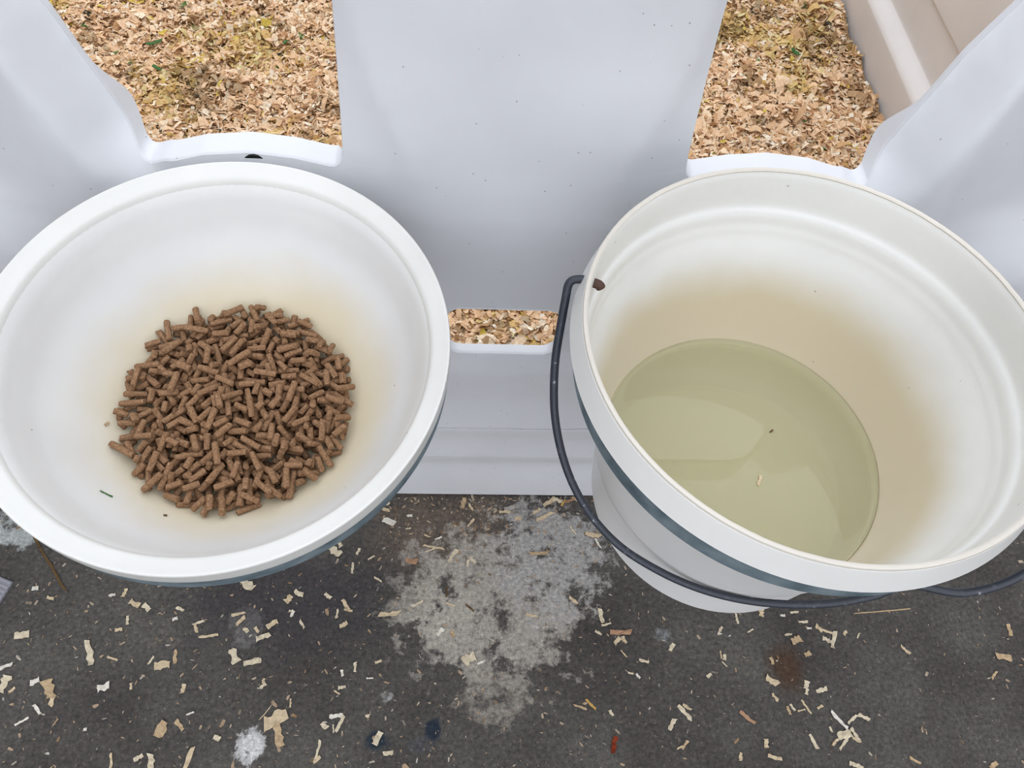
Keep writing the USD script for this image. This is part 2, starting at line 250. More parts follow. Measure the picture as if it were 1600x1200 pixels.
# inner side wall on the right, with a lit ledge and a groove; plain walls behind and on the left
sp = catmull([(.680, -.931), (.680, -.80), (.680, -.762), (.682, -.752), (.690, -.744), (.701, -.737), (.7045, -.730), (.7052, -.70), (.7058, -.68), (.7058, -.667), (.7005, -.661), (.6985, -.655), (.6985, -.61), (.699, -.55), (.702, -.40), (.704, -.16)], 6)
so = np.stack([sp[:, 0] + .004, sp[:, 1]], -1)[::-1]
m = trimesh.creation.extrude_polygon(Polygon(np.vstack([sp, so])), WB - .475, engine='earcut'); v = np.asarray(m.vertices)
m = trimesh.Trimesh(np.stack([v[:, 0], v[:, 2] + .475, v[:, 1] + H], -1), m.faces[:, ::-1], process=False)
hpart('side_panel', m, M_inner, smooth=40)
m = trimesh.creation.box([.006, WB - .475, .42]); m.apply_translation([WL + .01, (WB + .475) / 2, .215]); hpart('side_panel', m, M_inner)
m = trimesh.creation.box([WR - WL, .006, .32]); m.apply_translation([(WR + WL) / 2, WB + .006, .165]); hpart('back_panel', m, M_inner)

# ------------------------------------------------------------------ bedding inside the hutch: uncountable wood shavings
rng = np.random.default_rng(7)
BED = H - .80
def bed_z(x, y):
    p = np.stack([np.asarray(x) * 6, np.asarray(y) * 6, np.zeros_like(np.asarray(x, float))], -1)
    q = p * [4.2, 4.2, 1]
    return BED - .012 + .028 * (meshkit.fbm(p, 3, 3) - .5) + .03 * (meshkit.fbm(q, 3, 9) - .45) + .0 * p[..., 0]
gx, gy = np.meshgrid(np.linspace(WL + .02, .676, 220), np.linspace(.44, WB - .01, 200), indexing='ij'); gz = bed_z(gx, gy) - .004
gv = np.stack([gx, gy, gz], -1).reshape(-1, 3); i, j = np.meshgrid(np.arange(219), np.arange(199), indexing='ij'); a = i * 200 + j
gf = np.stack([a, a + 200, a + 201, a + 1], -1).reshape(-1, 4)
gcol = np.broadcast_to(np.array([.40, .25, .12]), (len(gv), 3))
PAL = np.array([[.84, .60, .39], [.88, .69, .48], [.76, .52, .31], [.90, .77, .58], [.62, .39, .20], [.82, .58, .36], [.92, .84, .70], [.50, .29, .14]])
def shavings(px, py, lift, size, rng, zf, dirt=True):
    """n bent little plates, 8 points each"""
    n = len(px); L = size * rng.lognormal(0, .42, n); W_ = L * rng.uniform(.16, .55, n); yaw = rng.uniform(0, 2 * np.pi, n); tl = rng.normal(0, .28, n); rl = rng.normal(0, .35, n); bend = rng.normal(0, .22, n)
    s = np.array([-.5, -.17, .17, .5]); X = s[None, :, None] * L[:, None, None] * np.ones((1, 1, 2)); taper = np.stack([rng.uniform(.35, 1, n), np.ones(n), rng.uniform(.8, 1.1, n), rng.uniform(.3, 1, n)], 1)
    Y = np.array([-.5, .5])[None, None] * W_[:, None, None] * taper[:, :, None] + rng.normal(0, .06, (n, 4, 1)) * W_[:, None, None]
    Z = (s ** 2 * 4 - .5)[None, :, None] * (bend * L)[:, None, None] * np.ones((1, 1, 2)) + np.sin(rl)[:, None, None] * Y
    X, Z = X * np.cos(tl)[:, None, None] - Z * np.sin(tl)[:, None, None], X * np.sin(tl)[:, None, None] + Z * np.cos(tl)[:, None, None]
    c, sn = np.cos(yaw)[:, None, None], np.sin(yaw)[:, None, None]
    v = np.stack([px[:, None, None] + X * c - Y * sn, py[:, None, None] + X * sn + Y * c, (zf + lift)[:, None, None] + Z], -1).reshape(-1, 3)
    base = np.array([[0, 2, 3], [0, 3, 1], [2, 4, 5], [2, 5, 3], [4, 6, 7], [4, 7, 5]]); f = (np.arange(n)[:, None, None] * 8 + base[None]).reshape(-1, 3)
    col = PAL[rng.choice(len(PAL), n, p=[.22, .2, .17, .12, .07, .14, .05, .03])] * rng.uniform(.92, 1.08, (n, 1))
    if dirt:
        q = np.stack([px * 9, py * 9, 0 * px], -1); g = meshkit.fbm(q, 4, 21); d = meshkit.fbm(q * 1.9, 3, 33)
        green = (g + rng.normal(0, .10, n)) > .68; col[green] = col[green] * np.array([.82, .80, .52])
        dark = (d + rng.normal(0, .08, n)) > .71; col[dark] = col[dark] * np.array([.55, .50, .42])
        few = rng.random(n); col[few > .985] = np.array([.68, .52, .10]); col[few < .006] = np.array([.05, .045, .03]); col[(few > .006) & (few < .009)] = np.array([.10, .20, .05])
    return v, f, np.repeat(np.minimum(col, .95), 8, 0)
def scatter(x0, x1, y0, y1, dens, size):
    n = int((x1 - x0) * (y1 - y0) * dens); px, py = rng.uniform(x0, x1, n), rng.uniform(y0, y1, n)
    return shavings(px, py, rng.uniform(-.006, .005, n), size, rng, bed_z(px, py))
packs = [scatter(WL + .03, -.12, .80, 1.48, 95000, .0095), scatter(.24, .668, .80, 1.48, 95000, .0095), scatter(-.05, .13, .45, .72, 90000, .0105),
         scatter(WL + .03, .668, .45, WB - .02, 9000, .011)]
vs, fs, cs, off = [gv], [np.vstack([gf[:, [0, 1, 2]], gf[:, [0, 2, 3]]])], [gcol], len(gv)
for v, f, c in packs: vs.append(v); fs.append(f + off); cs.append(c); off += len(v)
bed = obj('wood_shaving_bedding', trimesh.Trimesh(np.vstack(vs), np.vstack(fs), process=False), M_shaving); colored(bed, np.vstack(cs))
tag(bed, 'deep bed of pale wood shavings flecked with hay inside the white hutch', 'bedding', kind='stuff')

# ------------------------------------------------------------------ single shavings: crisp plates with ragged ends
def chip_mesh(L, W_, yaw, seed, bend=.12, th=.0006, curl=0.):
    r = np.random.default_rng(seed); n = 7; s = np.linspace(-.5, .5, n); a = -.5 * W_ * (1 - r.uniform(0, .6, n)) ; b = .5 * W_ * (1 - r.uniform(0, .6, n))
    sa, sb = s * L + r.normal(0, .06 * L, n) * (np.abs(s) > .45), s * L + r.normal(0, .06 * L, n) * (np.abs(s) > .45)
    zz = bend * L * (s ** 2 * 4) * .5 + r.normal(0, min(.0004, .05 * W_), n); mid = r.normal(0, min(.0006, .07 * W_), n)
    if curl: ang = s * curl; R = L / max(abs(curl), .1); sa = sb = np.sin(ang) * R; off = (np.cos(ang) - 1) * R
    else: off = 0 * s
    rows = np.stack([np.stack([sa, a + off, zz], -1), np.stack([(sa + sb) / 2, (a + b) / 2 + off, zz + mid], -1), np.stack([sb, b + off, zz], -1)], 1)
    top = rows.reshape(-1, 3); v = np.vstack([top, top - [0, 0, th]]); v[:, 2] -= v[:, 2].min(); f = []; N = 3 * n
    for k in range(n - 1):
        for q in range(2):
            A = k * 3 + q; f += [[A, A + 3, A + 4], [A, A + 4, A + 1]]; A += N; f += [[A, A + 4, A + 3], [A, A + 1, A + 4]]
    edge = [0, 1] + [k * 3 + 2 for k in range(n)] + [3 * n - 2] + [k * 3 for k in range(n - 1, 0, -1)]
    for k in range(len(edge)):
        A, B = edge[k], edge[(k + 1) % len(edge)]; f += [[B, A, A + N], [B, A + N, B + N]]
    m = trimesh.Trimesh(v, f, process=False); m.apply_transform(trimesh.transformations.rotation_matrix(yaw, [0, 0, 1])); m.fix_normals(); return m
PX = 1 / 1239.4
MARKS = [(385, 912, 'pale shaving under the bowl rim'), (432, 1130, 'big crumpled shaving'), (732, 1030, 'square striped shaving'), (140, 1021, 'long upright shaving'), (970, 988, 'reddish leaf-shaped shaving'), (959, 1165, 'dark red bark chip'),
    (1318, 1148, 'small pile of shavings at bottom right'), (77, 1075, 'tan splintered shaving'), (255, 1040, 'rounded curled shaving'), (590, 1154, 'dark blue stain'), (390, 1168, 'white splash'), (522, 860, 'wide shaving beside the bowl hoop'), (1228, 1045, 'brown stain'), (95, 905, 'brown dry stalk'),
    (698, 925, 'thin dark twig'), (608, 960, 'long shaving at the pale patch'), (925, 836, 'tan shaving by the bucket side'), (1150, 957, 'bucket base'), (1070, 1114, 'straight pale splinter'), (708, 868, 'slender shaving by the dark spot'), (1302, 1000, 'forked pale shaving'), (750, 776, 'foot of the hutch front'), (870, 776, 'black handle at the hutch foot'), (1570, 1005, 'two dull shavings far right'), (5, 1075, 'left photo edge'), (1197, 1199, 'bottom photo edge')]
labels_seen = set()
def loose_label(px, py, l, w_, mi):
    tone = ['pale', 'straw-coloured', 'tan', 'reddish', 'whitish', 'dark red', 'amber', 'dark brown'][mi]; kind = 'splinter' if l > 3.2 * w_ else 'chip' if l < 1.5 * w_ else 'shaving'; size = 'tiny' if l < 10 else 'small' if l < 16 else 'middling' if l < 22 else 'long'
    for near in sorted(MARKS, key=lambda m: math.hypot(m[0] - px, m[1] - py)):
        dx, dy = px - near[0], py - near[1]; d = math.hypot(dx, dy); sx = 'left' if dx < 0 else 'right'; sy = 'above' if dy < 0 else 'below'
        where = f'{sx} of' if abs(dx) > 2.4 * abs(dy) else sy if abs(dy) > 2.4 * abs(dx) else f'{sy} and {sx} of'
        far = 'just' if d < 30 else 'a little' if d < 75 else 'well'
        lab = f'{size} {tone} wood {kind} lying {far} {where} the {near[2]}'
        if lab not in labels_seen and len(lab.split()) <= 16: labels_seen.add(lab); return lab
    return lab
def floor_chip(px, py, lpx, wpx, ang, mati=0, label=None, lift=0., bend=.10, curl=0., cat='wood shaving', name='wood_shaving'):
    """a shaving of lpx x wpx pixels of the photograph, turned by ang degrees (0 along the frame, 90 upright), where the photo has it"""
    o = on_level(px, py, 0); sc = np.linalg.norm(o - [0, 0, H]) * PX
    e = on_level(px + math.cos(math.radians(ang)) * 10, py - math.sin(math.radians(ang)) * 10, 0) - o; yaw = math.atan2(e[1], e[0])
    m = chip_mesh(lpx * sc, wpx * sc, yaw, int(px * 7 + py * 13), bend, curl=curl)
    me = usdkit.mesh(stage, numbered('/World/' + name), m, WOODS[mati]); me.AddTranslateOp().Set(Gf.Vec3d(float(o[0]), float(o[1]), .0002 + lift))
    if label: tag(me, label, cat)
    else: tag(me, loose_label(px, py, lpx, wpx, mati), cat, 'loose shavings on the concrete')
    return me

# ------------------------------------------------------------------ feed bowl on the left, in its hoop
Lc, LF = np.array([-.1481, .2791, H - .404]), frame_of([.0091, -.0837, 1])
inner = [(.1322, -.0052), (.1310, -.0066), (.1293, -.0098), (.1277, -.013), (.1259, -.0175), (.1229, -.027), (.117, -.043), (.107, -.060), (.0945, -.0765), (.081, -.089), (.066, -.0975), (.048, -.1025), (.02, -.1045), (0, -.1045)]
IP = catmull(inner, 5); ip_r, ip_z = IP[::-1, 0], IP[::-1, 1]
outer = [(0, -.1085), (.02, -.1085), (.05, -.1065), (.07, -.101), (.0855, -.0915), (.099, -.0785), (.1115, -.0615), (.1215, -.0435), (.128, -.027), (.1312, -.0165), (.1325, -.0112)]
bowl = thing('feed_bowl', Lc, 'wide white plastic feed bowl holding brown pellets, hung left on the hutch', 'bowl')
OP = catmull(outer, 4); mid = [((a + b) / 2, (c + d) / 2) for a, c, b, d in zip(np.interp(np.linspace(0, 1, 40), np.linspace(0, 1, len(IP)), IP[:, 0]), np.interp(np.linspace(0, 1, 40), np.linspace(0, 1, len(IP)), IP[:, 1]),
    np.interp(np.linspace(0, 1, 40), np.linspace(0, 1, len(OP)), OP[::-1, 0]), np.interp(np.linspace(0, 1, 40), np.linspace(0, 1, len(OP)), OP[::-1, 1]))]
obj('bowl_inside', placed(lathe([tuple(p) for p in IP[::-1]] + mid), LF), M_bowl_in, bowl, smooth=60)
obj('bowl_outside', placed(lathe(mid[::-1] + [tuple(p) for p in OP[::-1]]), LF), M_bowl, bowl, smooth=60)
lipp = [(.1293, -.0099), (.1302, -.0076), (.1312, -.0060), (.1325, -.0049), (.1350, -.0037), (.1380, -.0023), (.1405, -.0010), (.1419, -.0005), (.1427, -.0014), (.1428, -.0040), (.1428, -.0125), (.1418, -.0135), (.1408, -.0125), (.1400, -.0062), (.1345, -.0090), (.1318, -.0108), (.1293, -.0099)]
obj('rolled_lip', placed(lathe(catmull(lipp, 4), 160), LF), M_bowl, bowl, smooth=60)
def ring(r0, r1, z0, z1): return lathe([(r0, z0), (r0 + .0002, z1), (r1, z1), (r1, z0), (r0, z0)], 160)
hoopL = thing('bucket_hoop', Lc, 'grey galvanised steel hoop carrying the feed bowl on the left', 'bucket holder', None)
obj('hoop_band', placed(ring(.1375, .1418, -.0275, -.0140), LF), M_galv, hoopL, smooth=30)
def bolt(c, at, normal_y=.012, r=.0065):
    b = trimesh.creation.cylinder(r, .006, sections=6); b.apply_transform(trimesh.transformations.rotation_matrix(math.pi / 2, [1, 0, 0])); b.apply_translation(np.array(at) - c); return b
def bracket(c, h, r, x):
    """short flat steel arm from the hoop back to the wall"""
    y0 = c[1] + r - .003; y1 = float(wall_y(x, h - H)) - .0005; m = trimesh.creation.box([.03, max(y1 - y0, .006), .0035]); m.apply_translation([x - c[0], (y0 + y1) / 2 - c[1], h - c[2]])
    p = trimesh.creation.box([.036, .003, .03]); p.apply_translation([x - c[0], y1 - .0015 - c[1], h - .036 - c[2]]); return trimesh.util.concatenate([m, p])
obj('wall_bracket', bracket(Lc, Lc[2] - .0142, .1418, Lc[0]), M_galv, hoopL)
bz = on_level(388, 249, H - .3955)
bx = trimesh.creation.cylinder(.0085, .012, sections=16); bx.apply_transform(trimesh.transformations.rotation_matrix(math.pi / 2, [1, 0, 0])); bx.apply_translation(np.array([bz[0], wall_y(bz[0], -.40) + .004, H - .4105]) - Lc)
obj('hook_bolt', bx, M_bolt, hoopL, smooth=40, label='black round bolt head fixing the hoop to the hutch')

# ------------------------------------------------------------------ pellets dropped into the bowl one by one
rp = np.random.default_rng(11); G, GN = .0006, 340
gxx = (np.arange(GN) - GN / 2) * G; RR = np.hypot(*np.meshgrid(gxx, gxx, indexing='ij')); hm = np.interp(RR, ip_r, ip_z)
pel = []
NP_ = 940
for k in range(NP_):
    rad = .0022 * rp.uniform(.92, 1.08); ln = float(np.clip(rp.normal(.0112, .0034), .0045, .019)); th = rp.uniform(0, np.pi)
    best = None
    for _ in range(7):                                      # it slides to the lowest of a few spots
        r_, ph, th =   .0775 * math.sqrt(rp.random()), rp.uniform(0, 2 * np.pi), rp.uniform(0, np.pi)
        c = np.array([r_ * math.cos(ph) - .006, r_ * math.sin(ph) - .001]); u = np.array([math.cos(th), math.sin(th)]); w = np.array([-u[1], u[0]])
        s = np.linspace(-.5, .5, 11) * ln; kk = np.array([-.8, -.4, 0, .4, .8]) * rad; pts = c + s[:, None, None] * u + kk[None, :, None] * w
        ij = np.clip(np.round(pts / G + GN / 2).astype(int), 0, GN - 1); hs = (hm[ij[..., 0], ij[..., 1]] - rad + np.sqrt(rad ** 2 - kk ** 2)).max(1)
        ka, kb = np.argmax(hs[:5]), 6 + np.argmax(hs[6:]); sl = float(np.clip((hs[kb] - hs[ka]) / (s[kb] - s[ka]), -1.1, 1.1)); z0 = (hs - sl * s).max() + rad
        score = z0 + .10 * r_ + .0012 * abs(sl)
        if best is None or score < best[0]: best = (score, c, u, w, sl, z0)
    _, c, u, w, sl, z0 = best
    cs_ = 1 / math.hypot(1, sl); d = np.array([u[0] * cs_, u[1] * cs_, sl * cs_]); pel.append((np.array([c[0], c[1], z0]), d, rad, ln))
    lo, hi = np.clip(((c - ln / 2 - rad) / G + GN / 2).astype(int), 0, GN - 1), np.clip(((c + ln / 2 + rad) / G + GN / 2).astype(int) + 2, 0, GN)
    X, Y = np.meshgrid(gxx[lo[0]:hi[0]], gxx[lo[1]:hi[1]], indexing='ij'); S = (X - c[0]) * u[0] + (Y - c[1]) * u[1]; D = (X - c[0]) * w[0] + (Y - c[1]) * w[1]
    ok = (np.abs(S) <= ln / 2 * cs_) & (np.abs(D) < rad); top = z0 + sl * S + np.sqrt(np.maximum(rad ** 2 - D ** 2, 0)); sub = hm[lo[0]:hi[0], lo[1]:hi[1]]; sub[ok] = np.maximum(sub, top)[ok]
def pellet_mesh(d, rad, ln, seed):
    r = np.random.default_rng(seed); n = 9; a = np.linspace(0, 2 * np.pi, n, endpoint=False); s = np.array([-.5, -.46, -.15, .18, .46, .5]) * ln; rr = np.array([.82, 1, 1.02, .98, 1, .84]) * rad
    tilt = r.normal(0, .16, 6) * np.array([1, 1, .1, .1, 1, 1]); b0 = np.cross(d, [0, 0, 1.]); b0 /= np.linalg.norm(b0); b1 = np.cross(d, b0)
    rg = [(s[k] + tilt[k] * rr[k] * np.cos(a + seed))[:, None] * d + (rr[k] * (1 + r.normal(0, .035, n)))[:, None] * (np.cos(a)[:, None] * b0 + np.sin(a)[:, None] * b1) for k in range(6)]
    v = np.vstack(rg + [[rg[0].mean(0) + d * rad * r.uniform(-.1, .2)], [rg[-1].mean(0) - d * rad * r.uniform(-.1, .2)]]); f = []
    for k in range(5):
        for q in range(n): A, B = k * n + q, k * n + (q + 1) % n; f += [[A, B, B + n], [A, B + n, A + n]]
    for q in range(n): f += [[6 * n, (q + 1) % n, q], [6 * n + 1, 5 * n + q, 5 * n + (q + 1) % n]]
    return trimesh.Trimesh(v, f, process=False)
# which pellets show: a coarse depth buffer from the photograph's standpoint
ids, ws = [], []
pm = [pellet_mesh(d, rad, ln, k) for k, (c, d, rad, ln) in enumerate(pel)]; centre = [Lc + c @ LF for c, *_ in pel]
pm = [trimesh.Trimesh(np.asarray(m.vertices) @ LF, m.faces, process=False) for m in pm]
for k, m in enumerate(pm):
    t = np.random.default_rng(k).dirichlet([1, 1, 1], (len(m.faces), 5)); q = (np.asarray(m.vertices)[m.faces][:, None] * t[..., None]).sum(2).reshape(-1, 3) + centre[k]; ws.append(q); ids.append(np.full(len(q), k))
q, ids = np.vstack(ws), np.concatenate(ids); uv, dd = proj(q); key = np.round(uv[:, 1] / 1.6).astype(int) * 2000 + np.round(uv[:, 0] / 1.6).astype(int); order = np.lexsort((dd, key)); first = np.r_[True, np.diff(key[order]) != 0]
seen = np.bincount(ids[order][first], minlength=len(pm)); rank = np.argsort(-seen, kind='stable'); big = np.sort(rank[:299]); rest = np.sort(rank[299:])
rest = rest[seen[rest] > 0] if False else rest
for k in big:
    me = usdkit.mesh(stage, numbered('/World/feed_pellet'), pm[k], M_pellet, smooth=35); me.AddTranslateOp().Set(Gf.Vec3d(*map(float, centre[k])))
    tag(me, 'short brown cylindrical feed pellet in the heap in the left bowl', 'feed pellet', 'feed pellets heaped in the bowl')
hv = trimesh.util.concatenate([trimesh.Trimesh(np.asarray(pm[k].vertices) + centre[k], pm[k].faces, process=False) for k in rest])
tag(obj('feed_pellet_heap', hv, M_pellet, smooth=50, loc=Lc), 'remaining mass of brown feed pellets between and under the larger ones in the bowl', 'feed pellets', kind='stuff')

# ------------------------------------------------------------------ water bucket on the right, in its hoop
Rc, RF = np.array([.2154, .2704, H - .3728]), frame_of([.0169, .0066, 1])
bucket = thing('water_bucket', Rc, 'deep white plastic bucket of water with a black wire handle, hung right', 'bucket')
b_in = [(.1408, -.0010), (.1398, -.006), (.1392, -.018), (.1386, -.030), (.1362, -.0345), (.1349, -.0385), (.1341, -.0445), (.1327, -.0495), (.1311, -.056), (.1262, -.070), (.1178, -.100), (.1085, -.135), (.1045, -.152), (.1030, -.165), (.0990, -.2125), (.095, -.2155)]
body = [(0, -.2158), (.05, -.2157), (.09, -.2157)] + [tuple(p) for p in catmull(b_in, 4)[::-1]] + [(.1412, -.0022), (.1412, -.030), (.1392, -.0315)]
split = [(.1378, -.036), (.1312, -.062), (.1205, -.098), (.1108, -.1435), (.1064, -.153), (.1000, -.2170), (.09, -.2172), (0, -.2172)]
b_out = [(.1385, -.036), (.1320, -.062), (.1225, -.098), (.1120, -.1435), (.1114, -.1462), (.1098, -.1478), (.1088, -.150), (.1084, -.154), (.1013, -.2180), (.0998, -.2194)]
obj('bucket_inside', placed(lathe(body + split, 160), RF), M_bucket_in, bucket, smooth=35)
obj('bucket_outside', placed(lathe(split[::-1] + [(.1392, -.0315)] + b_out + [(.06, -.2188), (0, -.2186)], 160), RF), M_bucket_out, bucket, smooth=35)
col = [(.1413, -.0012), (.1424, -.0004), (.1440, -.0012), (.1450, -.005), (.1482, -.0180), (.1486, -.0192), (.1476, -.0202), (.1440, -.0196), (.1414, -.0190), (.1413, -.0012)]
obj('rim_collar', placed(lathe(col, 160), RF), M_bucket, bucket, smooth=40)
edge = lathe([(.1404, .0000), (.1412, .0010), (.1424, .0013), (.1434, .0008), (.1438, -.0006), (.1424, -.0010), (.1408, -.0012), (.1404, .0000)], 200)
ev = np.asarray(edge.vertices); ev = ev + np.array([0, 0, 1]) * (.0007 * (meshkit.fbm(ev * 140, 3, 5) - .5))[:, None]; edge = trimesh.Trimesh(ev, edge.faces, process=False)
obj('rim_edge', placed(edge, RF), M_lip, bucket, smooth=40, label='worn rough cream top edge of the bucket')
hoopR = thing('bucket_hoop', Rc, 'grey galvanised steel hoop round the white water bucket on the right', 'bucket holder')
obj('hoop_band', placed(ring(.1405, .1437, -.0415, -.0200), RF), M_galv, hoopR, smooth=30)
obj('wall_bracket', bracket(Rc, Rc[2] - .0345, .1437, Rc[0]), M_galv, hoopR)
b_ = trimesh.creation.cylinder(.0085, .012, sections=16); b_.apply_transform(trimesh.transformations.rotation_matrix(math.pi / 2, [1, 0, 0])); b_.apply_translation([0, wall_y(Rc[0], Rc[2] - .04 - H) - .005 - Rc[1], -.040]); obj('hook_bolt', b_, M_bolt, hoopR, smooth=40)
# handle: wire in a leaning plane through the two ears
angL, angR = math.radians(161), math.radians(-20.5)
earL = Rc + np.array([.1355 * math.cos(angL), .1355 * math.sin(angL), -.013]) @ RF; earR = Rc + np.array([.1355 * math.cos(angR), .1355 * math.sin(angR), -.017]) @ RF
ax = earR - earL; ax /= np.linalg.norm(ax); fr = np.array([ax[1], -ax[0], 0]); fr /= np.linalg.norm(fr); al = .89; wv = math.cos(al) * fr + math.sin(al) * np.array([0, 0, -1.]); nb = np.cross(ax, wv)
def on_bail(x, y):
    d = ray(x, y); t = ((earL - [0, 0, H]) @ nb) / (d @ nb); return np.array([0, 0, H]) + t * d
bp = [on_bail(*q) for q in [(901, 436.5), (893, 439), (887.5, 447), (884, 465), (875, 515), (868, 560), (865.5, 605), (867, 650), (875, 697), (889, 742), (909, 783), (937, 822), (972, 856), (1015, 884), (1065, 909), (1120, 928), (1180, 940), (1243, 944.5), (1305, 942), (1365, 931), (1420, 914)]]
loc = [((p - earL) @ ax, (p - earL) @ wv) for p in bp]; span = np.linalg.norm(earR - earL); last = loc[-1]
tail = [(last[0] + .030, last[1] * .90), (last[0] + .055, last[1] * .72), (max(span + .012, last[0] + .066), last[1] * .45), (span + .0145, .03), (span + .0135, .008), (span + .010, .001), (span + .006, 0)]
path = [earL + ax * -.0060, earL + ax * -.011] + bp + [earL + ax * a_ + wv * b_ for a_, b_ in tail]
# the two ends pass through the collar and are bent flat inside
obj('handle', tube(catmull(np.array(path), 6) - Rc, .00275, 12), M_wire, bucket, smooth=60, label='black coated wire bail handle hanging down in front')
for e, sgn in ((earL, 1), (earR, -1)):
    p = np.array([e + ax * sgn * -.0075, e + ax * sgn * -.003, e + ax * sgn * -.0002 + np.array([0, 0, -.0004]), e + ax * sgn * .0010 + np.array([0, -.0004, -.0020])]) - Rc
    obj('handle_end', tube(catmull(p, 5), .0031, 12), M_rust, bucket, smooth=60, label='rusty brown wire end inside the bucket')

# water: lies level, meets the bucket wall all round
wc = Rc - .152 * RF[2]; nW = 96; aw = np.linspace(0, 2 * np.pi, nW, endpoint=False); wl = [wc]
water_r = .1047
wm = lathe([(0, 0), (.05, 0), (.095, 0), (.1015, .0002), (water_r - .0014, .0009), (water_r, .0022), (water_r - .0004, -.003), (.1026, -.013), (.0986, -.0595), (0, -.0625)], 128)
tag(obj('bucket_water', placed(wm, np.eye(3)), M_water, smooth=50, loc=np.array([0, 0, 0])), 'still greenish drinking water filling the lower part of the right bucket', 'water')
stage.GetPrimAtPath('/World/bucket_water').GetAttribute('xformOp:translate').Set(Gf.Vec3d(*map(float, wc)))
for k, (px, py, l, w_, an, mi, lab) in enumerate([(1187, 750, 17, 7, 65, 1, 'pale triangular husk floating in the water'), (1205, 674, 7, 3, 35, 7, 'tiny dark seed fleck floating right of the centre of the water')]):
    o = on_level(px, py, wc[2] + .0004); sc = np.linalg.norm(o - [0, 0, H]) * PX; me = usdkit.mesh(stage, numbered('/World/husk'), chip_mesh(l * sc, w_ * sc, math.radians(an), 50 + k, .03), WOODS[mi]); me.AddTranslateOp().Set(Gf.Vec3d(*map(float, o))); tag(me, lab, 'husk')
def in_bowl(px, py, l, w_, an, material, label, name, cat):
    d = ray(px, py); o = np.array([0, 0, H]); t = .3
    for _ in range(4000):
        q = (o + d * t - Lc) @ LF.T
        if q[2] <= np.interp(math.hypot(q[0], q[1]), ip_r, ip_z) + .0004: break
        t += .0002
    q = o + d * t; sc = np.linalg.norm(q - o) * PX; m = chip_mesh(l * sc, w_ * sc, math.radians(an), int(px), .03, th=.0005)
    r = math.hypot(*((q - Lc) @ LF.T)[:2]); sl = (np.interp(r + .002, ip_r, ip_z) - np.interp(r - .002, ip_r, ip_z)) / .004; rad = ((q - Lc) @ LF.T)[:2] / r
    n = np.array([-sl * rad[0], -sl * rad[1], 1.]) @ LF; F = frame_of(n); m = placed(m, F)
    me = usdkit.mesh(stage, numbered('/World/' + name), m, material); me.AddTranslateOp().Set(Gf.Vec3d(*map(float, q))); tag(me, label, cat)
in_bowl(166, 663, 7, 5, 60, WOODS[2], 'brown crumb of feed left of the pellet heap', 'feed_crumb', 'crumb')
in_bowl(165, 772, 19, 2.6, 8, M_green, 'thin green grass blade lying low in the feed bowl', 'grass_blade', 'grass blade')
in_bowl(258, 806, 5, 4, 20, WOODS[7], 'dark crumb at the lower edge of the pellet heap', 'feed_crumb', 'crumb')

# ------------------------------------------------------------------ single shavings and litter on the concrete
NAMED = [(385, 912, 30, 16, -38, 0, 'large pale shaving just below the front rim of the feed bowl'), (432, 1124, 31, 25, 20, 1, 'big crumpled pale shaving at the bottom left of the photo, on the concrete'),
    (436, 1148, 30, 14, 100, 2, 'tan shaving under the big crumpled one at the bottom left'), (732, 1030, 21, 18, 25, 0, 'square pale shaving with grain stripes alone in the middle of the concrete'),
    (140, 1021, 36, 11, 98, 0, 'long upright pale shaving on the left of the concrete'), (970, 988, 33, 9, 0, 3, 'reddish leaf-shaped shaving left of the white bucket base'), (959, 1165, 24, 9, 82, 5, 'dark red bark chip near the bottom edge of the photo'),
    (1318, 1148, 21, 13, 15, 0, 'broad pale shaving in the small pile at the bottom right'), (1309, 1124, 28, 6, -47, 4, 'long whitish splinter just above the small pile at the bottom right'), (77, 1075, 26, 16, 105, 2, 'tan splintered shaving near the left edge of the photo'),
    (255, 1040, 19, 14, 10, 1, 'rounded pale shaving with curled edge, left half of the concrete'), (366, 1025, 21, 15, 110, 0, 'angular pale shaving left of the middle of the concrete'), (590, 1154, 19, 11, 65, 0, 'pale shaving lying on the dark blue stain'),
    (251, 1140, 21, 17, 60, 2, 'brownish fan-shaped shaving low on the left of the concrete'), (522, 860, 27, 14, -38, 0, 'wide pale shaving right beside the grey hoop of the feed bowl'), (609, 816, 21, 12, -15, 4, 'whitish curled shaving right of the feed bowl rim'),
    (926, 836, 26, 9, -8, 1, 'tan shaving tucked against the lower left side of the bucket'), (1244, 1000, 16, 13, 25, 2, 'square tan shaving below the bucket, above the brown stain'), (1070, 1114, 25, 8, -47, 0, 'straight pale splinter below the bucket at the bottom of the photo'),
    (608, 960, 33, 8, 6, 1, 'long pale shaving at the left end of the lime-scaled patch'), (162, 1074, 14, 12, 20, 4, 'small white shaving with a pointed tip on the left'), (1167, 1121, 23, 7, -40, 3, 'reddish-brown splinter low in the right half of the concrete'),
    (939, 962, 22, 8, 100, 0, 'upright pale shaving left of the reddish one near the bucket base'), (708, 868, 23, 8, 55, 0, 'slender pale shaving beside a dark spot on the brown damp patch'), (643, 877, 18, 11, -8, 3, 'brown shaving on the damp patch right of the feed bowl'),
    (296, 1184, 27, 9, 68, 1, 'pale pointed shaving at the bottom edge left of the white splash'), (236, 1190, 21, 12, 92, 0, 'pale shaving cut by the bottom edge on the left'), (1302, 1000, 24, 8, 78, 0, 'forked pale shaving below the black handle'),
    (922, 1100, 20, 5, -45, 6, 'amber straw bit low in the middle of the concrete'), (1206, 1064, 20, 11, -35, 1, 'pale shaving at the left edge of the brown stain'), (1567, 1027, 19, 11, -5, 2, 'dull shaving far right on the concrete'), (1577, 986, 17, 7, -70, 2, 'narrow tan shaving near the right edge of the photo')]
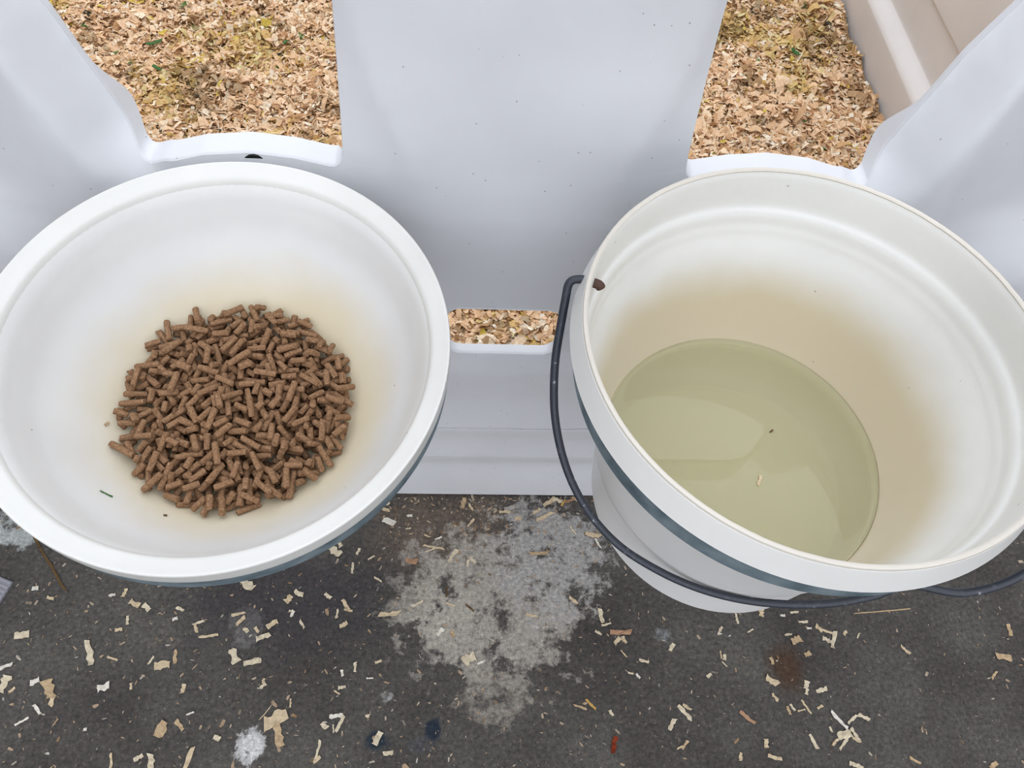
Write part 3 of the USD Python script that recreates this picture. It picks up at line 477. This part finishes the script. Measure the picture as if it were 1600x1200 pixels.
for px, py, l, w_, an, mi, lab in NAMED: floor_chip(px, py, l, w_, an, mi, lab, bend=.14)
PLAIN = [(56, 920, 8, 7, 10, 4), (79, 935, 10, 5, -20, 1), (176, 930, 8, 5, 10, 4), (195, 927, 12, 6, 60, 1), (211, 944, 15, 11, -30, 1), (230, 949, 13, 10, -40, 0), (282, 952, 12, 6, -25, 0), (274, 967, 7, 6, 20, 4), (200, 970, 12, 5, 85, 0), (186, 984, 10, 6, 10, 1), (35, 992, 17, 12, 8, 0), (176, 1029, 15, 4, -20, 1),
    (236, 1032, 13, 4, 55, 0), (274, 1027, 18, 7, 88, 2), (311, 973, 16, 4, 20, 0), (306, 982, 12, 6, 100, 1), (327, 994, 26, 5, 8, 1), (394, 1035, 19, 9, 15, 0), (377, 971, 15, 7, 45, 1), (372, 960, 18, 5, 15, 1), (385, 985, 9, 7, -50, 0), (55, 1065, 11, 9, 20, 4), (82, 1095, 13, 9, 70, 1), (205, 1072, 8, 4, 90, 1), (286, 1077, 12, 7, 75, 1), (59, 1109, 15, 5, -55, 4),
    (35, 1127, 15, 4, 30, 4), (281, 1134, 18, 8, -50, 2), (297, 1115, 11, 3, 20, 4), (340, 1154, 9, 8, -30, 0), (217, 1184, 13, 7, 35, 0), (174, 1190, 22, 5, 88, 1), (7, 1068, 20, 15, 60, 0), (20, 1078, 9, 5, 40, 1), (8, 1042, 18, 6, 20, 4), (134, 1140, 5, 5, 0, 4), (467, 927, 14, 9, -30, 0), (451, 937, 12, 11, 40, 1), (512, 931, 12, 7, -40, 0), (541, 946, 19, 7, -55, 1), (545, 954, 12, 4, -10, 1), (527, 959, 14, 5, 82, 0), (457, 960, 10, 6, 60, 4),
    (425, 976, 17, 10, 30, 1), (410, 995, 19, 10, 20, 0), (402, 985, 10, 6, -50, 1), (472, 975, 14, 5, -60, 0), (537, 976, 11, 8, 20, 1), (403, 1032, 10, 9, 5, 0), (555, 1042, 13, 6, 88, 0), (535, 1052, 10, 6, 100, 4), (411, 1072, 10, 6, 35, 0), (412, 1064, 7, 5, 80, 1), (534, 1074, 11, 6, 10, 0), (578, 1060, 9, 3, 0, 4), (591, 1034, 9, 5, 20, 1), (526, 1082, 10, 3, -35, 1), (689, 987, 11, 8, 60, 4), (707, 992, 11, 8, -75, 2), (752, 1035, 12, 4, 25, 4),
    (525, 1119, 19, 7, 8, 4), (531, 1131, 24, 6, 62, 0), (521, 1139, 11, 3, 95, 0), (507, 1134, 11, 8, -40, 0), (497, 1172, 24, 5, 75, 0), (495, 1187, 11, 6, 45, 1), (607, 1177, 13, 10, 10, 0), (574, 1119, 6, 6, 0, 0), (454, 1099, 12, 4, 85, 1), (414, 1115, 25, 2, 50, 1), (896, 938, 16, 6, -42, 1), (947, 976, 15, 4, 15, 0), (935, 989, 11, 5, -30, 0), (964, 1001, 13, 8, 50, 1), (975, 1000, 11, 7, -60, 1), (975, 1022, 13, 2.5, -48, 1), (1005, 1033, 15, 6, -15, 0),
    (1049, 1012, 12, 8, 65, 0), (997, 1057, 9, 5, -50, 4), (985, 1052, 8, 4, -10, 0), (1107, 1056, 9, 6, 30, 0), (1125, 985, 11, 5, 65, 0), (1124, 991, 7, 3, 10, 4), (1172, 986, 11, 3, 30, 0), (1132, 1027, 9, 7, 90, 0), (1126, 1023, 10, 3, 100, 1), (1132, 1038, 10, 2.5, -45, 0), (1073, 1105, 13, 5, -35, 1), (1050, 1131, 18, 7, 62, 0), (907, 1105, 21, 4, -18, 2), (955, 1114, 8, 5, -60, 0), (1070, 1164, 15, 5, 60, 2), (1062, 1168, 10, 3, 30, 1), (1157, 1183, 11, 6, 85, 1), (1197, 1162, 13, 8, 95, 1),
    (1151, 967, 14, 5, 100, 0), (1189, 957, 12, 9, 88, 1), (1279, 982, 12, 8, -40, 1), (1292, 987, 15, 4, -20, 1), (1290, 999, 10, 8, -30, 0), (1262, 1022, 9, 8, 30, 2), (1320, 989, 8, 6, 50, 1), (1414, 1016, 14, 5, -42, 1), (1260, 1070, 11, 9, 80, 0), (1260, 1081, 8, 6, 80, 0), (1284, 1078, 16, 7, 15, 0), (1210, 1089, 12, 6, -55, 1), (1259, 1104, 19, 4, -55, 1), (1252, 1110, 12, 3, 12, 1), (1238, 1105, 10, 4, -55, 0), (1281, 1105, 9, 5, 25, 1), (1232, 1110, 11, 5, -70, 2), (1335, 1147, 17, 6, -55, 0), (1317, 1163, 22, 5, 55, 0), (1337, 1156, 13, 5, -30, 1), (1304, 1160, 12, 4, 50, 1),
    (1331, 1124, 18, 5, 45, 0), (1350, 1121, 16, 6, -25, 0), (1271, 1160, 19, 6, -62, 0), (1211, 1184, 20, 6, -15, 1), (1337, 1196, 18, 8, -20, 0), (1254, 972, 13, 5, 0, 0), (1240, 957, 13, 4, 5, 0), (1222, 962, 7, 4, 0, 4), (1264, 982, 7, 4, 0, 4), (1231, 992, 11, 4, 5, 0), (1341, 993, 9, 2.5, 65, 0), (1206, 1033, 10, 6, -70, 2), (1298, 1140, 8, 4, -60, 0), (1553, 1055, 14, 4, 55, 2), (1552, 1195, 12, 7, 40, 2), (1428, 1188, 14, 5, -30, 2),
    (724, 787, 20, 8, 75, 2), (736, 793, 12, 5, -60, 1), (789, 800, 17, 6, 5, 1), (858, 785, 26, 9, 32, 1), (872, 782, 16, 9, -20, 0), (880, 786, 12, 5, 50, 6), (850, 808, 29, 7, 28, 1), (838, 799, 15, 6, 35, 1), (841, 865, 27, 6, 2, 2), (739, 876, 13, 7, -45, 0), (731, 880, 10, 5, 80, 0), (676, 855, 32, 4, -10, 1), (672, 860, 15, 3, 20, 0), (895, 829, 16, 4, -55, 0), (890, 783, 14, 5, 20, 3), (898, 780, 12, 5, -40, 2), (688, 988, 12, 8, 50, 4), (551, 889, 16, 5, 85, 0), (547, 827, 18, 5, 40, 0), (601, 788, 15, 8, 15, 0), (603, 797, 12, 6, -15, 1),
    (529, 848, 16, 8, -60, 0), (640, 806, 8, 5, 5, 4), (638, 826, 8, 3, 10, 0), (668, 838, 11, 3, -20, 1), (684, 842, 12, 4, 20, 4), (735, 818, 15, 5, 45, 1), (810, 811, 9, 8, 0, 1), (704, 945, 13, 3, -20, 1), (654, 943, 17, 5, 30, 0), (830, 962, 20, 4, -10, 1), (934, 849, 18, 4, -60, 4), (560, 862, 11, 6, 60, 0), (580, 872, 12, 4, 30, 0), (455, 955, 6, 5, 0, 0), (590, 905, 13, 4, -30, 0)]
for c in PLAIN: floor_chip(*c, bend=.10)
floor_chip(78, 882, 106, 5.5, -60, 7, 'brown dry stalk lying on the concrete at the left, under the bowl', bend=.004, cat='stalk', name='dry_stalk')
floor_chip(698, 925, 19, 2.6, 88, 7, 'thin dark twig standing upright in view on the lime-scaled patch', bend=.02, cat='twig', name='twig')
floor_chip(734, 950, 16, 3.5, -40, 7, 'short dark twig right of the upright one on the lime-scaled patch', bend=.02, cat='twig', name='twig')
floor_chip(1380, 955, 85, 2.2, 5, 2, 'long thin dull straw on the concrete below the right end of the handle', bend=.01, cat='straw', name='straw')
rs = np.random.default_rng(3); n = 1500
fx, fy = rs.uniform(-60, 1660, n), 778 + 440 * rs.random(n) ** 1.15; keep = (fx < 1050) | (rs.random(n) < .5); fx, fy = fx[keep], fy[keep]
fx = np.r_[fx, rs.uniform(600, 910, 220)]; fy = np.r_[fy, 778 + 60 * rs.random(220) ** 1.7]
pts = np.array([on_level(a, b, 0) for a, b in zip(fx, fy)]); pts = pts[pts[:, 1] < .411]
v, f, c = shavings(pts[:, 0], pts[:, 1], np.full(len(pts), .0012), .0030, rs, np.zeros(len(pts)), dirt=False); v[:, 2] = .0004 + np.abs(v[:, 2] - .0004) * .45; keep = np.repeat(rs.random(len(pts)) < .25, 8); c = c * np.array([.54, .57, .62]); c[keep] *= .5
lt = obj('wood_dust', trimesh.Trimesh(v, f, process=False), M_shaving); colored(lt, c); tag(lt, 'fine wood dust and tiny splinters strewn over the dark concrete', 'wood dust', kind='stuff')
# corner of a grey ribbed sheet at the left edge
A, B, C = on_level(19, 909, .004), on_level(-40, 884, .004), on_level(-45, 1010, .004)
e1, e2 = B - A, C - A; nr = 14; rib = thing('ribbed_sheet', [A[0], A[1], 0], 'corner of a grey ribbed plastic sheet on the concrete at the left edge', 'plastic sheet')
def slab(p0, a, b, z0, z1):
    q = [p0, p0 + a, p0 + a + b, p0 + b]; v = np.array([[x[0], x[1], z0] for x in q] + [[x[0], x[1], z1] for x in q]); m = trimesh.Trimesh(v, [[0, 2, 1], [0, 3, 2], [4, 5, 6], [4, 6, 7], [0, 1, 5], [0, 5, 4], [1, 2, 6], [1, 6, 5], [2, 3, 7], [2, 7, 6], [3, 0, 4], [3, 4, 7]], process=False); m.fix_normals(); return m
obj('sheet', slab(np.zeros(3), e1, e2, .0005, .003), M_sheet, rib)
for k in range(nr): obj('rib', slab(e2 * (k + .25) / nr, e1, e2 * .5 / nr, .003, .0046), M_sheet, rib)
# green leaf bits on the bedding
for px, py, l, w_, an, lab in [(1243, 83, 15, 9, -60, 'small green leaf on the shavings inside the right opening'), (240, 67, 22, 7, 30, 'green hay sprig on the shavings inside the left opening, upper one'), (246, 107, 17, 6, -35, 'green hay sprig on the shavings inside the left opening, lower one'), (448, 64, 14, 5, 60, 'dark green leaf bit right of the middle in the left opening')]:
    o = on_level(px, py, BED + .004); zt = float(bed_z(o[0], o[1])) + .007; o = on_level(px, py, zt); sc = np.linalg.norm(o - [0, 0, H]) * PX
    me = usdkit.mesh(stage, numbered('/World/leaf_bit'), chip_mesh(l * sc, w_ * sc, math.radians(an), int(px), .2), M_green); me.AddTranslateOp().Set(Gf.Vec3d(*map(float, o))); tag(me, lab, 'leaf')
